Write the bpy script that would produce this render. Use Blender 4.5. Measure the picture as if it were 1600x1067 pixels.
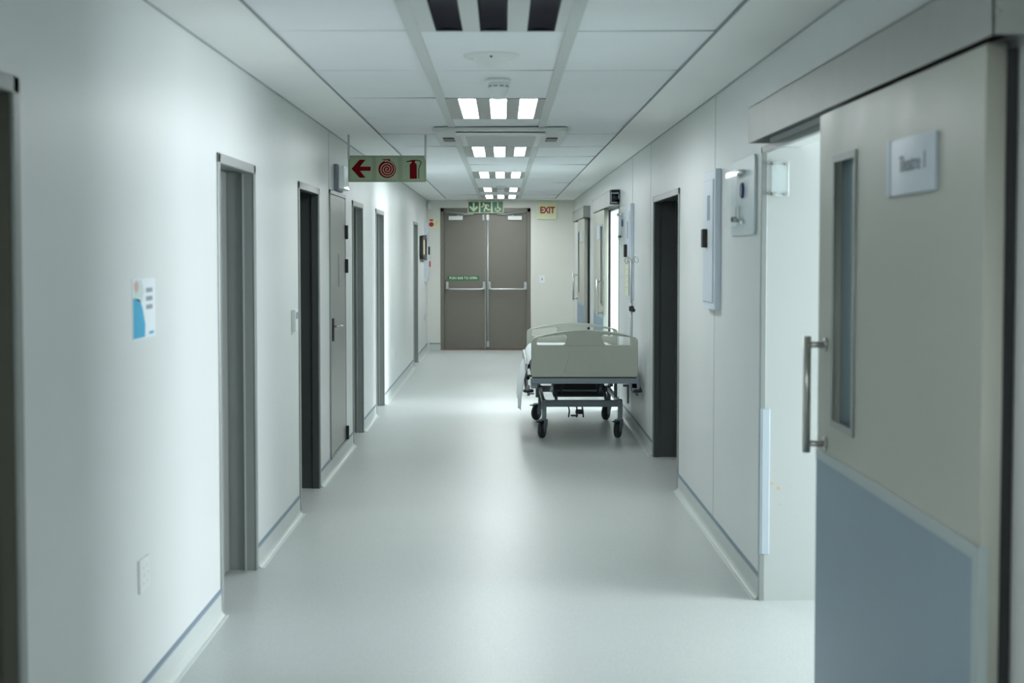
import bpy, bmesh, math, random
from mathutils import Vector, Matrix
random.seed(7)
PI = math.pi
sc = bpy.context.scene
C = sc.collection
for o in list(bpy.data.objects):
    bpy.data.objects.remove(o)

# ------------------------------------------------------------ camera, light, exposure
# x: right, y: down the corridor, z: up; metres. Camera at the origin, 1.63 m up.
cam = bpy.data.cameras.new('camera'); camo = bpy.data.objects.new('camera', cam); C.objects.link(camo)
cam.sensor_width = 36; cam.lens = 48.0
cam.shift_y = -0.03
camo.location = (0, 0, 1.63)
camo.rotation_euler = (PI/2 - math.radians(2.4), 0, -math.atan(15/2134))
cam.dof.use_dof = True; cam.dof.focus_distance = 13.0; cam.dof.aperture_fstop = 3.1
cam.clip_start = 0.05
sc.camera = camo
w = bpy.data.worlds.new('world'); sc.world = w; w.use_nodes = True
w.node_tree.nodes['Background'].inputs[0].default_value = (0.55, 0.68, 0.75, 1)
w.node_tree.nodes['Background'].inputs[1].default_value = 0.3
sc.view_settings.view_transform = 'Standard'; sc.view_settings.look = 'None'
sc.view_settings.exposure = 0.76; sc.view_settings.gamma = 1.0
sc.view_settings.use_curve_mapping = False
sc.cycles.use_denoising = True
try: sc.cycles.denoiser = 'OPENIMAGEDENOISE'
except Exception: pass
sc.cycles.max_bounces = 10; sc.cycles.diffuse_bounces = 6; sc.cycles.glossy_bounces = 4
sc.cycles.sample_clamp_indirect = 4.0
sc.cycles.caustics_reflective = False

def area(name, loc, rot, sx, sy, power, col):
    l = bpy.data.lights.new(name, 'AREA'); l.shape = 'RECTANGLE'; l.size = sx; l.size_y = sy
    l.energy = power; l.color = col
    o = bpy.data.objects.new(name, l); C.objects.link(o); o.location = loc; o.rotation_euler = rot
    return o
DAY = (0.88, 0.94, 1.0)
# daylight through the window of each open operating theatre
area('theatre_window_light', (5.6, 5.0, 1.45), (0, PI/2, 0), 1.3, 2.5, 265, DAY)
area('theatre_window_light', (6.9, 15.3, 1.45), (0, PI/2, 0), 1.3, 1.9, 560, DAY)
# the theatres' own ceiling lamps
area('theatre_ceiling_light', (3.2, 4.2, 2.48), (0, 0, 0), 1.0, 1.0, 20, (0.9, 1, 1))
area('theatre_ceiling_light', (2.5, 15.2, 2.48), (0, 0, 0), 1.0, 1.2, 45, (0.9, 1, 1))
LAMP = 19.0       # strength of the lit ceiling panels
LAMP_COL = (0.93, 0.99, 1.0)

# ------------------------------------------------------------ materials
def mat(name, col, rough=0.5, metal=0.0, noise=0.0, nscale=30, spec=0.5, bump=0.0, bscale=200, trans=0.0, coat=0.0, alpha=1.0, rvar=0.0):
    m = bpy.data.materials.new(name); m.use_nodes = True
    nt = m.node_tree; b = nt.nodes['Principled BSDF']
    b.inputs['Base Color'].default_value = (*col, 1); b.inputs['Roughness'].default_value = rough
    b.inputs['Metallic'].default_value = metal; b.inputs['Specular IOR Level'].default_value = spec
    b.inputs['Transmission Weight'].default_value = trans; b.inputs['Coat Weight'].default_value = coat
    b.inputs['Alpha'].default_value = alpha
    tc = nt.nodes.new('ShaderNodeTexCoord')
    if noise > 0 or rvar > 0:
        n = nt.nodes.new('ShaderNodeTexNoise'); n.inputs['Scale'].default_value = nscale; n.inputs['Detail'].default_value = 4
        nt.links.new(tc.outputs['Object'], n.inputs['Vector'])
        if noise > 0:
            r = nt.nodes.new('ShaderNodeMapRange'); r.inputs[3].default_value = 1-noise; r.inputs[4].default_value = 1+noise
            r.inputs[1].default_value = 0.25; r.inputs[2].default_value = 0.75
            nt.links.new(n.outputs['Fac'], r.inputs[0])
            mx = nt.nodes.new('ShaderNodeVectorMath'); mx.operation = 'SCALE'; mx.inputs[0].default_value = col
            nt.links.new(r.outputs[0], mx.inputs['Scale']); nt.links.new(mx.outputs[0], b.inputs['Base Color'])
        if rvar > 0:
            r = nt.nodes.new('ShaderNodeMapRange'); r.inputs[3].default_value = rough-rvar; r.inputs[4].default_value = rough+rvar
            r.inputs[1].default_value = 0.3; r.inputs[2].default_value = 0.7
            nt.links.new(n.outputs['Fac'], r.inputs[0]); nt.links.new(r.outputs[0], b.inputs['Roughness'])
    if bump > 0:
        n = nt.nodes.new('ShaderNodeTexNoise'); n.inputs['Scale'].default_value = bscale; n.inputs['Detail'].default_value = 3
        nt.links.new(tc.outputs['Object'], n.inputs['Vector'])
        bp = nt.nodes.new('ShaderNodeBump'); bp.inputs['Strength'].default_value = bump; bp.inputs['Distance'].default_value = 0.002
        nt.links.new(n.outputs['Fac'], bp.inputs['Height']); nt.links.new(bp.outputs[0], b.inputs['Normal'])
    return m
def emit(name, col, s):
    m = bpy.data.materials.new(name); m.use_nodes = True; b = m.node_tree.nodes['Principled BSDF']
    b.inputs['Base Color'].default_value = (*col, 1)
    b.inputs['Emission Color'].default_value = (*col, 1); b.inputs['Emission Strength'].default_value = s
    return m
M = {}
M['wall'] = mat('wall_paint', (0.66, 0.69, 0.68), 0.38, noise=0.015, nscale=3, spec=0.35, bump=0.04, bscale=120)
M['endwall'] = mat('end_wall_paint', (0.66, 0.665, 0.62), 0.45, noise=0.015, nscale=3, spec=0.3)
M['room'] = mat('theatre_wall_paint', (0.42, 0.45, 0.435), 0.4, noise=0.01, nscale=3)
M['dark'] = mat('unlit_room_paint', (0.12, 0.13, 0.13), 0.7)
M['tile'] = mat('ceiling_tile', (0.79, 0.82, 0.84), 0.7, noise=0.02, nscale=2.0, bump=0.1, bscale=300)
M['plaster'] = mat('ceiling_plaster', (0.84, 0.86, 0.84), 0.7, noise=0.01, nscale=4)
M['tbar'] = mat('ceiling_rail', (0.56, 0.60, 0.58), 0.45)
M['gridline'] = mat('ceiling_grid_grey', (0.24, 0.27, 0.27), 0.6)
M['void'] = mat('ceiling_void', (0.03, 0.03, 0.035), 0.8)
M['charcoal'] = mat('charcoal_enamel', (0.055, 0.062, 0.062), 0.35, noise=0.03, nscale=8)  # darker than the other frames; used on the two open doorways
M['darkframe'] = mat('dark_olive_enamel', (0.085, 0.085, 0.07), 0.35)  # darker than the other frames; lines the nearest left doorway
M['frame'] = mat('frame_grey_enamel', (0.24, 0.265, 0.255), 0.32, noise=0.03, nscale=8)
M['leaf'] = mat('door_grey_enamel', (0.26, 0.28, 0.265), 0.4, noise=0.03, nscale=5)
M['enddoor'] = mat('end_door_enamel', (0.155, 0.145, 0.12), 0.4, noise=0.03, nscale=4)
M['slide'] = mat('sliding_door_laminate', (0.41, 0.415, 0.365), 0.36, noise=0.03, nscale=3, rvar=0.05)
M['kick'] = mat('kick_panel_blue_grey', (0.20, 0.275, 0.34), 0.42, noise=0.02, nscale=6)
M['trim'] = mat('kick_trim', (0.36, 0.42, 0.42), 0.4)
M['pelmet'] = mat('brushed_aluminium', (0.33, 0.345, 0.325), 0.42, metal=0.2, noise=0.04, nscale=12)
M['steel'] = mat('brushed_steel', (0.5, 0.5, 0.47), 0.28, metal=0.9)
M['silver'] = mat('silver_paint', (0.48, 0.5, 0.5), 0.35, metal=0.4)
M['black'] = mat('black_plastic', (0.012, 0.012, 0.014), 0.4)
M['rubber'] = mat('black_rubber', (0.02, 0.024, 0.028), 0.5)
M['white'] = mat('white_plastic', (0.72, 0.75, 0.74), 0.35)
M['cabinet'] = mat('cabinet_white_blue', (0.60, 0.66, 0.74), 0.35)
M['strip'] = mat('blue_skirting_line', (0.17, 0.235, 0.30), 0.45)
M['cove'] = mat('cove_vinyl', (0.52, 0.56, 0.54), 0.4, noise=0.02, nscale=60)
M['weld'] = mat('vinyl_weld', (0.68, 0.72, 0.70), 0.4)
M['lamp'] = emit('lamp_diffuser_lit', LAMP_COL, LAMP)
M['lampdim'] = emit('lamp_diffuser_dim', LAMP_COL, LAMP*0.05)
M['louvre'] = mat('lamp_louvre_metal', (0.36, 0.38, 0.37), 0.4, metal=0.2)
M['lampoff'] = mat('lamp_reflector_dark', (0.016, 0.014, 0.024), 0.75, spec=0.25)
M['offbody'] = mat('lamp_tray_white', (0.58, 0.62, 0.60), 0.4)
M['bedplastic'] = mat('bed_board_plastic', (0.46, 0.485, 0.42), 0.35, noise=0.02, nscale=8)
M['bedmetal'] = mat('bed_frame_blue_grey', (0.23, 0.27, 0.31), 0.38, metal=0.1, noise=0.03, nscale=20)
M['beddark'] = mat('bed_mechanism_dark', (0.03, 0.035, 0.045), 0.45)
M['sheet'] = mat('white_cotton', (0.80, 0.84, 0.86), 0.85, bump=0.4, bscale=90)
M['signgreen'] = mat('photoluminescent_sign', (0.29, 0.38, 0.26), 0.7, spec=0.3)
M['signlight'] = mat('pale_sign_face', (0.66, 0.70, 0.46), 0.6)
M['red'] = mat('sign_red', (0.125, 0.001, 0.004), 0.8, spec=0.15)
M['brightred'] = mat('exit_red', (0.42, 0.02, 0.02), 0.45)
M['pinkred'] = mat('sign_line_red', (0.34, 0.15, 0.11), 0.45)
M['green'] = mat('exit_green', (0.004, 0.13, 0.07), 0.4)
M['cream'] = mat('sign_cream', (0.68, 0.69, 0.48), 0.6)
M['plate'] = mat('name_plate_aluminium', (0.52, 0.58, 0.64), 0.32, metal=0.2)
M['platetext'] = mat('name_plate_print', (0.19, 0.23, 0.25), 0.5)
M['vision'] = mat('vision_pane_frosted', (0.16, 0.23, 0.26), 0.22, spec=0.6)
M['acrylic'] = mat('clear_acrylic', (0.75, 0.88, 0.88), 0.08, spec=0.5, alpha=0.22)
M['glintplate'] = mat('polished_chrome', (0.9, 0.92, 0.93), 0.12, metal=1.0)
M['blue'] = mat('blue_enamel', (0.01, 0.03, 0.14), 0.35)
M['cyan'] = mat('poster_cyan', (0.05, 0.38, 0.60), 0.5)
M['paper'] = mat('white_paper', (0.74, 0.80, 0.83), 0.6)
M['skin'] = mat('poster_skin_tone', (0.62, 0.42, 0.34), 0.6)
M['grey_print'] = mat('grey_print', (0.28, 0.33, 0.37), 0.6)
M['yellowpaper'] = mat('yellowed_paper', (0.62, 0.64, 0.47), 0.6)
M['brown'] = mat('dark_brown_frame', (0.03, 0.022, 0.018), 0.4)
M['guard'] = mat('corner_guard_aluminium', (0.44, 0.51, 0.56), 0.35, metal=0.2)
M['stain'] = mat('ochre_scuff', (0.48, 0.38, 0.24), 0.6)
M['joint'] = mat('wall_joint', (0.38, 0.42, 0.43), 0.6)
M['threshold'] = mat('red_brown_threshold', (0.22, 0.11, 0.09), 0.5)
M['sky'] = None
# vinyl floor: fine speckle, satin gloss
def floor_mat():
    m = bpy.data.materials.new('vinyl_floor'); m.use_nodes = True; nt = m.node_tree; b = nt.nodes['Principled BSDF']
    tc = nt.nodes.new('ShaderNodeTexCoord')
    def noise(s, d=3):
        n = nt.nodes.new('ShaderNodeTexNoise'); n.inputs['Scale'].default_value = s; n.inputs['Detail'].default_value = d
        nt.links.new(tc.outputs['Object'], n.inputs['Vector']); return n
    a = noise(160); c = noise(1.1, 2)
    ramp = nt.nodes.new('ShaderNodeValToRGB'); e = ramp.color_ramp.elements
    e[0].position = 0.36; e[0].color = (0.43, 0.465, 0.455, 1); e[1].position = 0.64; e[1].color = (0.54, 0.57, 0.55, 1)
    nt.links.new(a.outputs['Fac'], ramp.inputs[0])
    r = nt.nodes.new('ShaderNodeMapRange'); r.inputs[1].default_value = 0.1; r.inputs[2].default_value = 0.9; r.inputs[3].default_value = 0.95; r.inputs[4].default_value = 1.05
    nt.links.new(c.outputs['Fac'], r.inputs[0])
    mx = nt.nodes.new('ShaderNodeVectorMath'); mx.operation = 'SCALE'
    nt.links.new(ramp.outputs[0], mx.inputs[0]); nt.links.new(r.outputs[0], mx.inputs['Scale']); nt.links.new(mx.outputs[0], b.inputs['Base Color'])
    r2 = nt.nodes.new('ShaderNodeMapRange'); r2.inputs[1].default_value = 0.0; r2.inputs[2].default_value = 1.0; r2.inputs[3].default_value = 0.33; r2.inputs[4].default_value = 0.42
    nt.links.new(c.outputs['Fac'], r2.inputs[0]); nt.links.new(r2.outputs[0], b.inputs['Roughness'])
    b.inputs['Specular IOR Level'].default_value = 0.45
    return m
M['floor'] = floor_mat()

# ------------------------------------------------------------ mesh helpers (world coordinates, metres)
def B(): return bmesh.new()
def box(bm, x0, x1, y0, y1, z0, z1, bev=0.0, seg=2):
    r = bmesh.ops.create_cube(bm, size=1.0)
    vs = r['verts']
    for v in vs:
        v.co = Vector(((x0+x1)/2 + v.co.x*abs(x1-x0), (y0+y1)/2 + v.co.y*abs(y1-y0), (z0+z1)/2 + v.co.z*abs(z1-z0)))
    if bev > 0:
        es = list({e for v in vs for e in v.link_edges})
        bmesh.ops.bevel(bm, geom=es, offset=bev, segments=seg, affect='EDGES', profile=0.5)
    return bm
def tube(bm, pts, r, seg=12, closed=False):
    """round tube along a polyline"""
    pts = [Vector(p) for p in pts]; n = len(pts); rings = []
    up = None
    for i, p in enumerate(pts):
        if closed: t = (pts[(i+1) % n] - pts[i-1]).normalized()
        else: t = ((pts[min(i+1, n-1)] - pts[max(i-1, 0)])).normalized()
        if up is None:
            up = Vector((0, 0, 1)) if abs(t.z) < 0.9 else Vector((1, 0, 0))
        u = (up - t*up.dot(t)).normalized(); up = u; v = t.cross(u)
        rr = r[i] if isinstance(r, (list, tuple)) else r
        rings.append([bm.verts.new(p + (u*math.cos(2*PI*k/seg) + v*math.sin(2*PI*k/seg))*rr) for k in range(seg)])
    m = n if closed else n-1
    for i in range(m):
        a, b = rings[i], rings[(i+1) % n]
        for k in range(seg):
            f = bm.faces.new((a[k], a[(k+1) % seg], b[(k+1) % seg], b[k])); f.smooth = True
    if not closed:
        bm.faces.new(list(reversed(rings[0]))); bm.faces.new(rings[-1])
    return bm
def arc(p0, c, p1, n=6):
    """quadratic corner from p0 to p1 bending at c"""
    p0, c, p1 = Vector(p0), Vector(c), Vector(p1)
    return [p0*(1-t)**2 + c*2*t*(1-t) + p1*t*t for t in [i/n for i in range(n+1)]]
def lathe(bm, prof, loc, axis='z', seg=28):
    """profile of (radius, height) turned about an axis through loc"""
    rings = []
    for r, h in prof:
        ring = []
        for k in range(seg):
            a = 2*PI*k/seg; c, s = r*math.cos(a), r*math.sin(a)
            co = {'z': (c, s, h), 'x': (h, c, s), 'y': (c, h, s)}[axis]
            ring.append(bm.verts.new(Vector(co) + Vector(loc)))
        rings.append(ring)
    for i in range(len(rings)-1):
        for k in range(seg):
            f = bm.faces.new((rings[i][k], rings[i][(k+1) % seg], rings[i+1][(k+1) % seg], rings[i+1][k])); f.smooth = True
    bm.faces.new(rings[0]); bm.faces.new(rings[-1])
    return bm
def curve_bm(splines, depth, bevel=0.0, res=6):
    """filled 2D outlines (first is outer, others may be holes) -> solid of the given thickness, in local XY, centred on z=0"""
    cu = bpy.data.curves.new('tmp', 'CURVE'); cu.dimensions = '2D'; cu.fill_mode = 'BOTH'
    for pts in splines:
        s = cu.splines.new('POLY'); s.points.add(len(pts)-1)
        for i, (x, y) in enumerate(pts): s.points[i].co = (x, y, 0, 1)
        s.use_cyclic_u = True
    cu.extrude = max(depth/2 - bevel, 0.00005); cu.bevel_depth = bevel; cu.bevel_resolution = 2
    if bevel: cu.offset = -bevel
    return _to_bm(cu)
def text_bm(s, size, depth, xs=1.0, bold=0.0, align='CENTER'):
    cu = bpy.data.curves.new('tmp', 'FONT'); cu.body = s; cu.size = size; cu.extrude = depth/2
    cu.align_x = align; cu.align_y = 'CENTER'; cu.offset = bold; cu.resolution_u = 4
    bm = _to_bm(cu)
    for v in bm.verts: v.co.x *= xs
    return bm
def _to_bm(cu):
    o = bpy.data.objects.new('tmp', cu); C.objects.link(o)
    me = o.to_mesh(); bm = bmesh.new(); bm.from_mesh(me); o.to_mesh_clear()
    bpy.data.objects.remove(o); bpy.data.curves.remove(cu)
    bmesh.ops.remove_doubles(bm, verts=bm.verts, dist=1e-5)
    return bm
def place(bm, mtx):
    bmesh.ops.transform(bm, matrix=mtx, verts=bm.verts); return bm
def basis(ux, uy, uz, loc):
    m = Matrix((Vector(ux), Vector(uy), Vector(uz))).transposed().to_4x4(); m.translation = Vector(loc); return m
def on_left(loc):  return basis((0, 1, 0), (0, 0, 1), (1, 0, 0), loc)       # a flat drawing standing on the left wall
def on_right(loc): return basis((0, -1, 0), (0, 0, 1), (-1, 0, 0), loc)     # ... on the right wall
def on_end(loc):   return basis((1, 0, 0), (0, 0, 1), (0, -1, 0), loc)      # ... facing the camera's end of the corridor
def merge(a, b):
    me = bpy.data.meshes.new('t'); b.to_mesh(me); a.from_mesh(me); bpy.data.meshes.remove(me); b.free(); return a
def rounded(w, h, r, cx=0, cy=0, n=5):
    out = []
    for (sx, sy, a0) in ((1, 1, 0), (-1, 1, 90), (-1, -1, 180), (1, -1, 270)):
        for i in range(n+1):
            a = math.radians(a0 + 90*i/n)
            out.append((cx + sx*(w/2-r) + r*math.cos(a), cy + sy*(h/2-r) + r*math.sin(a)))
    return out

def wloc(o):
    v = Vector((0, 0, 0))
    while o: v += o.location; o = o.parent
    return v
def obj(name, bm, m, parent=None, label=None, smooth=False):
    bmesh.ops.recalc_face_normals(bm, faces=bm.faces)
    lo = Vector([min(v.co[i] for v in bm.verts) for i in range(3)]); hi = Vector([max(v.co[i] for v in bm.verts) for i in range(3)])
    c = (lo+hi)/2
    if parent is None: c.z = lo.z
    for v in bm.verts: v.co -= c
    me = bpy.data.meshes.new(name); bm.to_mesh(me); bm.free()
    if smooth:
        for p in me.polygons: p.use_smooth = True
    me.materials.append(M[m] if isinstance(m, str) else m)
    o = bpy.data.objects.new(name, me); C.objects.link(o)
    o.location = c - (wloc(parent) if parent else Vector((0, 0, 0)))
    if parent: o.parent = parent
    if label: o['label'] = label
    return o
def tag(o, label, cat=None, group=None, kind=None):
    o['label'] = label
    if cat: o['category'] = cat
    if group: o['group'] = group
    if kind: o['kind'] = kind
    return o
def thing(name, loc, label, cat, group=None, kind=None):
    o = bpy.data.objects.new(name, None); o.empty_display_size = 0.05; C.objects.link(o); o.location = loc
    return tag(o, label, cat, group, kind)
def copy_tree(o, parent=None, loc=None):
    c = o.copy(); C.objects.link(c); c.parent = parent
    if loc is not None: c.location = loc
    for ch in list(o.children): copy_tree(ch, c)
    return c

# ------------------------------------------------------------ the setting
XL, XR, H, YE, YB = -1.27, 1.21, 2.53, 23.05, -4.0
WT = 0.18   # wall thickness
# doorways: y0, y1 (outer edges of frame), top
LEFT = [(2.66, 3.60), (6.10, 7.02), (8.50, 9.47), (11.55, 12.43), (13.68, 14.64), (19.50, 20.45)]
RIGHT = [(4.80, 6.37, 2.125), (9.32, 10.92, 2.08), (14.15, 15.70, 2.125), (20.40, 21.90, 2.125)]
def side_wall(name, x0, x1, ops, label):   # openings run through, with lintels above
    bm = B(); y = YB
    for o in ops:
        y0, y1 = o[0], o[1]; zt = o[2] if len(o) > 2 else 2.08
        box(bm, x0, x1, y, y0, 0, H+0.05); box(bm, x0, x1, y0, y1, zt, H+0.05); y = y1
    box(bm, x0, x1, y, YE+0.15, 0, H+0.05)
    return tag(obj(name, bm, 'wall'), label, 'wall', kind='structure')
wl = side_wall('wall_left', XL-WT, XL, LEFT, 'long pale painted corridor wall pierced by recessed grey doors, poster on it')
wr = side_wall('wall_right', XR, XR+WT, RIGHT, 'pale corridor wall with the sliding theatre doors and cabinets')
bm = B(); box(bm, XL, -1.045, YE, YE+0.15, 0, H+0.05); box(bm, 0.476, XR, YE, YE+0.15, 0, H+0.05); box(bm, -1.045, 0.476, YE, YE+0.15, 2.39, H+0.05)
tag(obj('wall_back', bm, 'endwall'), 'pale grey end wall around the double exit door', 'wall', kind='structure')
bm = B(); box(bm, XL, XR, YB-0.1, YB, 0, H+0.05)
tag(obj('wall_front', bm, 'wall'), 'pale wall closing the corridor behind the viewpoint', 'wall', kind='structure')
# wall panel joints
bm = B()
for y in (7.78, 10.60+0.55, 12.70): box(bm, XR-0.0015, XR+0.001, y-0.003, y+0.003, 0.12, H)
obj('panel_joint', bm, 'joint', wr)
bm = B()
for y in (10.02, ): box(bm, XL-0.001, XL+0.0015, y-0.003, y+0.003, 2.1, H)
obj('panel_joint', bm, 'joint', wl)
# floor
bm = B(); box(bm, XL-WT, 7.1, YB-0.1, YE+0.2, -0.08, 0.0)
fl = tag(obj('floor', bm, 'floor'), 'satin pale grey-green speckled vinyl floor', 'floor', kind='structure')

# theatre rooms seen through the open sliding doors
def theatre(name, y0, y1, wy0, wy1, label):
    X0, X1 = XR+WT, 5.7 if y1 < 7 else 7.0; bm = B()
    box(bm, X0 if y1 > 7 else XR+0.001, X1, y1, y1+0.08, 0, H if y1 > 7 else 2.124); box(bm, X0, X1, y1, y1+0.079, 2.124, H); box(bm, X0, X1, y0-0.08, y0, 0, H)
    box(bm, X0-0.001, X1+0.1, y0-0.08, y1+0.08, H, H+0.05)
    # window wall
    box(bm, X1, X1+0.1, y0-0.08, wy0, 0, H); box(bm, X1, X1+0.1, wy1, y1+0.08, 0, H)
    box(bm, X1, X1+0.1, wy0, wy1, 0, 0.75); box(bm, X1, X1+0.1, wy0, wy1, 2.05, H)
    return tag(obj(name, bm, 'room'), label, 'wall', kind='structure')
t1 = theatre('wall_theatre', 1.0, 6.352, 3.7, 6.3, 'white walls of the bright operating theatre behind the nearest sliding door')
theatre('wall_theatre', 12.8, 16.9, 14.2, 16.4, 'white walls of the bright theatre behind the half open middle sliding door')
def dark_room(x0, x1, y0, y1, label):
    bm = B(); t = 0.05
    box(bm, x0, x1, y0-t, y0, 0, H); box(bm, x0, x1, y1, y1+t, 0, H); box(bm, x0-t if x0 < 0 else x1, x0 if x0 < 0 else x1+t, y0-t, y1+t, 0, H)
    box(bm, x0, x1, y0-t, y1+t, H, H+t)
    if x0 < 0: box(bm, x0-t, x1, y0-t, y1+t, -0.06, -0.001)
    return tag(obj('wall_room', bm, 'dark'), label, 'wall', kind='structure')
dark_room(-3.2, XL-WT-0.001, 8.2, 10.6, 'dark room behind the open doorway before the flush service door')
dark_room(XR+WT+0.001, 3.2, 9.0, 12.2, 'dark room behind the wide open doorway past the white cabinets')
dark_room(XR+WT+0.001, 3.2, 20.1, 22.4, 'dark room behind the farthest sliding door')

# ceiling: plaster margins and a lay-in grid of 1.2 m tiles in three columns
GX = [-0.93, -0.36, 0.28, 0.87]; GY0, GP = 5.6, 1.2
lampsY = [(4.4, 0), (8.0, 1), (11.6, 1), (15.2, 1), (18.8, 1), (21.2, 1), (0.8, 1), (-2.8, 1)]
bm = B()
box(bm, XL, GX[0], YB, YE, H, H+0.03); box(bm, GX[3], XR, YB, YE, H, H+0.03)
box(bm, GX[0], GX[3], 22.4, YE, H, H+0.03)
ce = tag(obj('ceiling', bm, 'plaster'), 'white suspended tile ceiling with plain plaster margins', 'ceiling', kind='structure')
bm = B()
rows = [GY0 + GP*k for k in range(-8, 14)]
for y in rows:
    for c in range(3):
        if c == 1 and any(abs(y-ly) < 0.1 for ly, _ in lampsY): continue
        x0, x1 = GX[c]+ (0.004 if c == 0 else 0.02), GX[c+1] - (0.004 if c == 2 else 0.02)
        n0 = len(bm.verts)
        box(bm, x0, x1, y+0.004, y+GP-0.004, H+0.004, H+0.018)
        bm.verts.ensure_lookup_table()
        dz = random.uniform(-0.001, 0.002); tx = random.uniform(-0.003, 0.003); ty = random.uniform(-0.002, 0.002)
        if c == 2: tx += 0.004
        for v in bm.verts[n0:]:
            v.co.z += dz + tx*(v.co.x-(x0+x1)/2)/0.3*0.8 + ty*(v.co.y-y-0.6)/0.6
obj('ceiling_tiles', bm, 'tile', ce)
bm = B()
box(bm, GX[0], GX[3], YB, 22.4, H+0.10, H+0.12)
obj('ceiling_void', bm, 'void', ce)
bm = B()
for x in GX[1:3]:
    box(bm, x-0.026, x+0.026, YB, 22.4, H-0.003, H+0.02, 0.002, 1)
obj('ceiling_rail', bm, 'tbar', ce)
bm = B()
for x in (GX[0], GX[3]): box(bm, x-0.0035, x+0.0035, YB, 22.4, H-0.003, H+0.006)
for y in rows:
    box(bm, GX[0], GX[1], y-0.003, y+0.003, H+0.006, H+0.02); box(bm, GX[2], GX[3], y-0.003, y+0.003, H+0.006, H+0.02); box(bm, GX[1], GX[2], y-0.003, y+0.003, H+0.006, H+0.02)
obj('ceiling_grid', bm, 'gridline', ce)
# shadow lines where the ceiling meets the walls
bm = B(); box(bm, XL, XL+0.008, YB, YE, H-0.006, H+0.001); box(bm, XR-0.008, XR, YB, YE, H-0.006, H+0.001)
tag(obj('trim_1', bm, 'joint'), 'thin grey shadow bead where walls meet the ceiling', 'trim', kind='structure')

# cove skirting with a blue line
def skirting(name, x, s, ops, label):
    a = B(); b = B(); c = B(); spans = []; y = YB
    for o in ops: spans.append((y, o[0])); y = o[1]
    spans.append((y, YE))
    for y0, y1 in spans:
        prof = [(0, 0.104), (0.004, 0.104), (0.004, 0.032)] + [(0.004+0.026*(1-math.cos(t*PI/2/5)), 0.032-0.030*math.sin(t*PI/2/5)) for t in range(1, 6)] + [(0.034, 0.0), (0, 0.0)]
        r = []
        for yy in (y0, y1): r.append([a.verts.new((x+s*p, yy, q)) for p, q in prof])
        n = len(prof)
        for i in range(n): a.faces.new((r[0][i], r[0][(i+1) % n], r[1][(i+1) % n], r[1][i]))
        a.faces.new(r[0]); a.faces.new(r[1])
        box(b, x, x+s*0.006, y0, y1, 0.103, 0.122)
        box(c, x+s*0.031, x+s*0.037, y0, y1, -0.001, 0.0025)
    o = tag(obj(name, a, 'cove'), label, 'skirting', kind='structure')
    obj('blue_strip', b, 'strip', o, 'thin blue-grey strip'); obj('weld_bead', c, 'weld', o)
skirting('baseboard_left', XL, 1, LEFT, 'pale vinyl cove skirting with blue line below the poster wall')
skirting('baseboard_right', XR, -1, RIGHT, 'pale vinyl cove skirting with blue line on the sliding door side')
bm = B(); box(bm, XL+0.035, -1.05, YE-0.006, YE, 0, 0.1); box(bm, 0.48, XR-0.035, YE-0.006, YE, 0, 0.1)
o = tag(obj('baseboard_back', bm, 'cove'), 'low pale skirting on the end wall', 'skirting', kind='structure')
bm = B(); box(bm, XL+0.035, -1.05, YE-0.008, YE, 0.1, 0.12); box(bm, 0.48, XR-0.035, YE-0.008, YE, 0.1, 0.12); obj('blue_strip', bm, 'strip', o)

# ------------------------------------------------------------ hinged doors in steel frames
def frame_side(d, x, s, y0, y1, zt, m_in, depth=0.175):
    """pressed steel frame: s=-1 the wall runs away to the left, +1 to the right. y0,y1,zt are its outer edges"""
    f = 0.045; p = 0.008
    xs = x - s*p; xe = x + s*depth; xm = x + s*0.045; x2 = x + s*0.004
    a_, c_, e_ = B(), B(), B()
    for (a, b, i) in ((y0, y0+f, 1), (y1-f, y1, -1)):
        box(a_, min(xs, x2), max(xs, x2), a, b, 0, zt, 0.003, 1)
        box(c_, min(x2, xm), max(x2, xm), a, b, 0, zt-0.001)
        a2, b2 = (a, b-0.014) if i == 1 else (a+0.014, b)
        box(c_, min(xm, xe), max(xm, xe), a2, b2, 0, zt-0.002)
        e = b-0.002 if i == 1 else a+0.002
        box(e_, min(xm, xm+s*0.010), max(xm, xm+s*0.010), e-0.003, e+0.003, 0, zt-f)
    box(a_, min(xs, x2), max(xs, x2), y0, y1, zt-f, zt, 0.003, 1)
    box(c_, min(x2, xm), max(x2, xm), y0, y1, zt-f, zt-0.001)
    box(c_, min(xm, xe), max(xm, xe), y0, y1, zt-f+0.014, zt-0.002)
    fr = obj('door_frame', c_, m_in, d); obj('architrave', a_, 'frame', fr, 'lighter grey architrave')
    if m_in == 'frame': obj('frame_bead', e_, 'silver', fr)  # bright strip added for the highlight along the frame's inner edge
def lever(bm, x, s, y, z, dy):
    lathe(bm, [(0.02, 0), (0.02, s*0.012), (0.009, s*0.014), (0.009, s*0.045)], (x, y, z), 'x', 14)
    tube(bm, [(x+s*0.045, y, z), (x+s*0.048, y+dy*0.02, z), (x+s*0.045, y+dy*0.12, z)], 0.008, 10)
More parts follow.
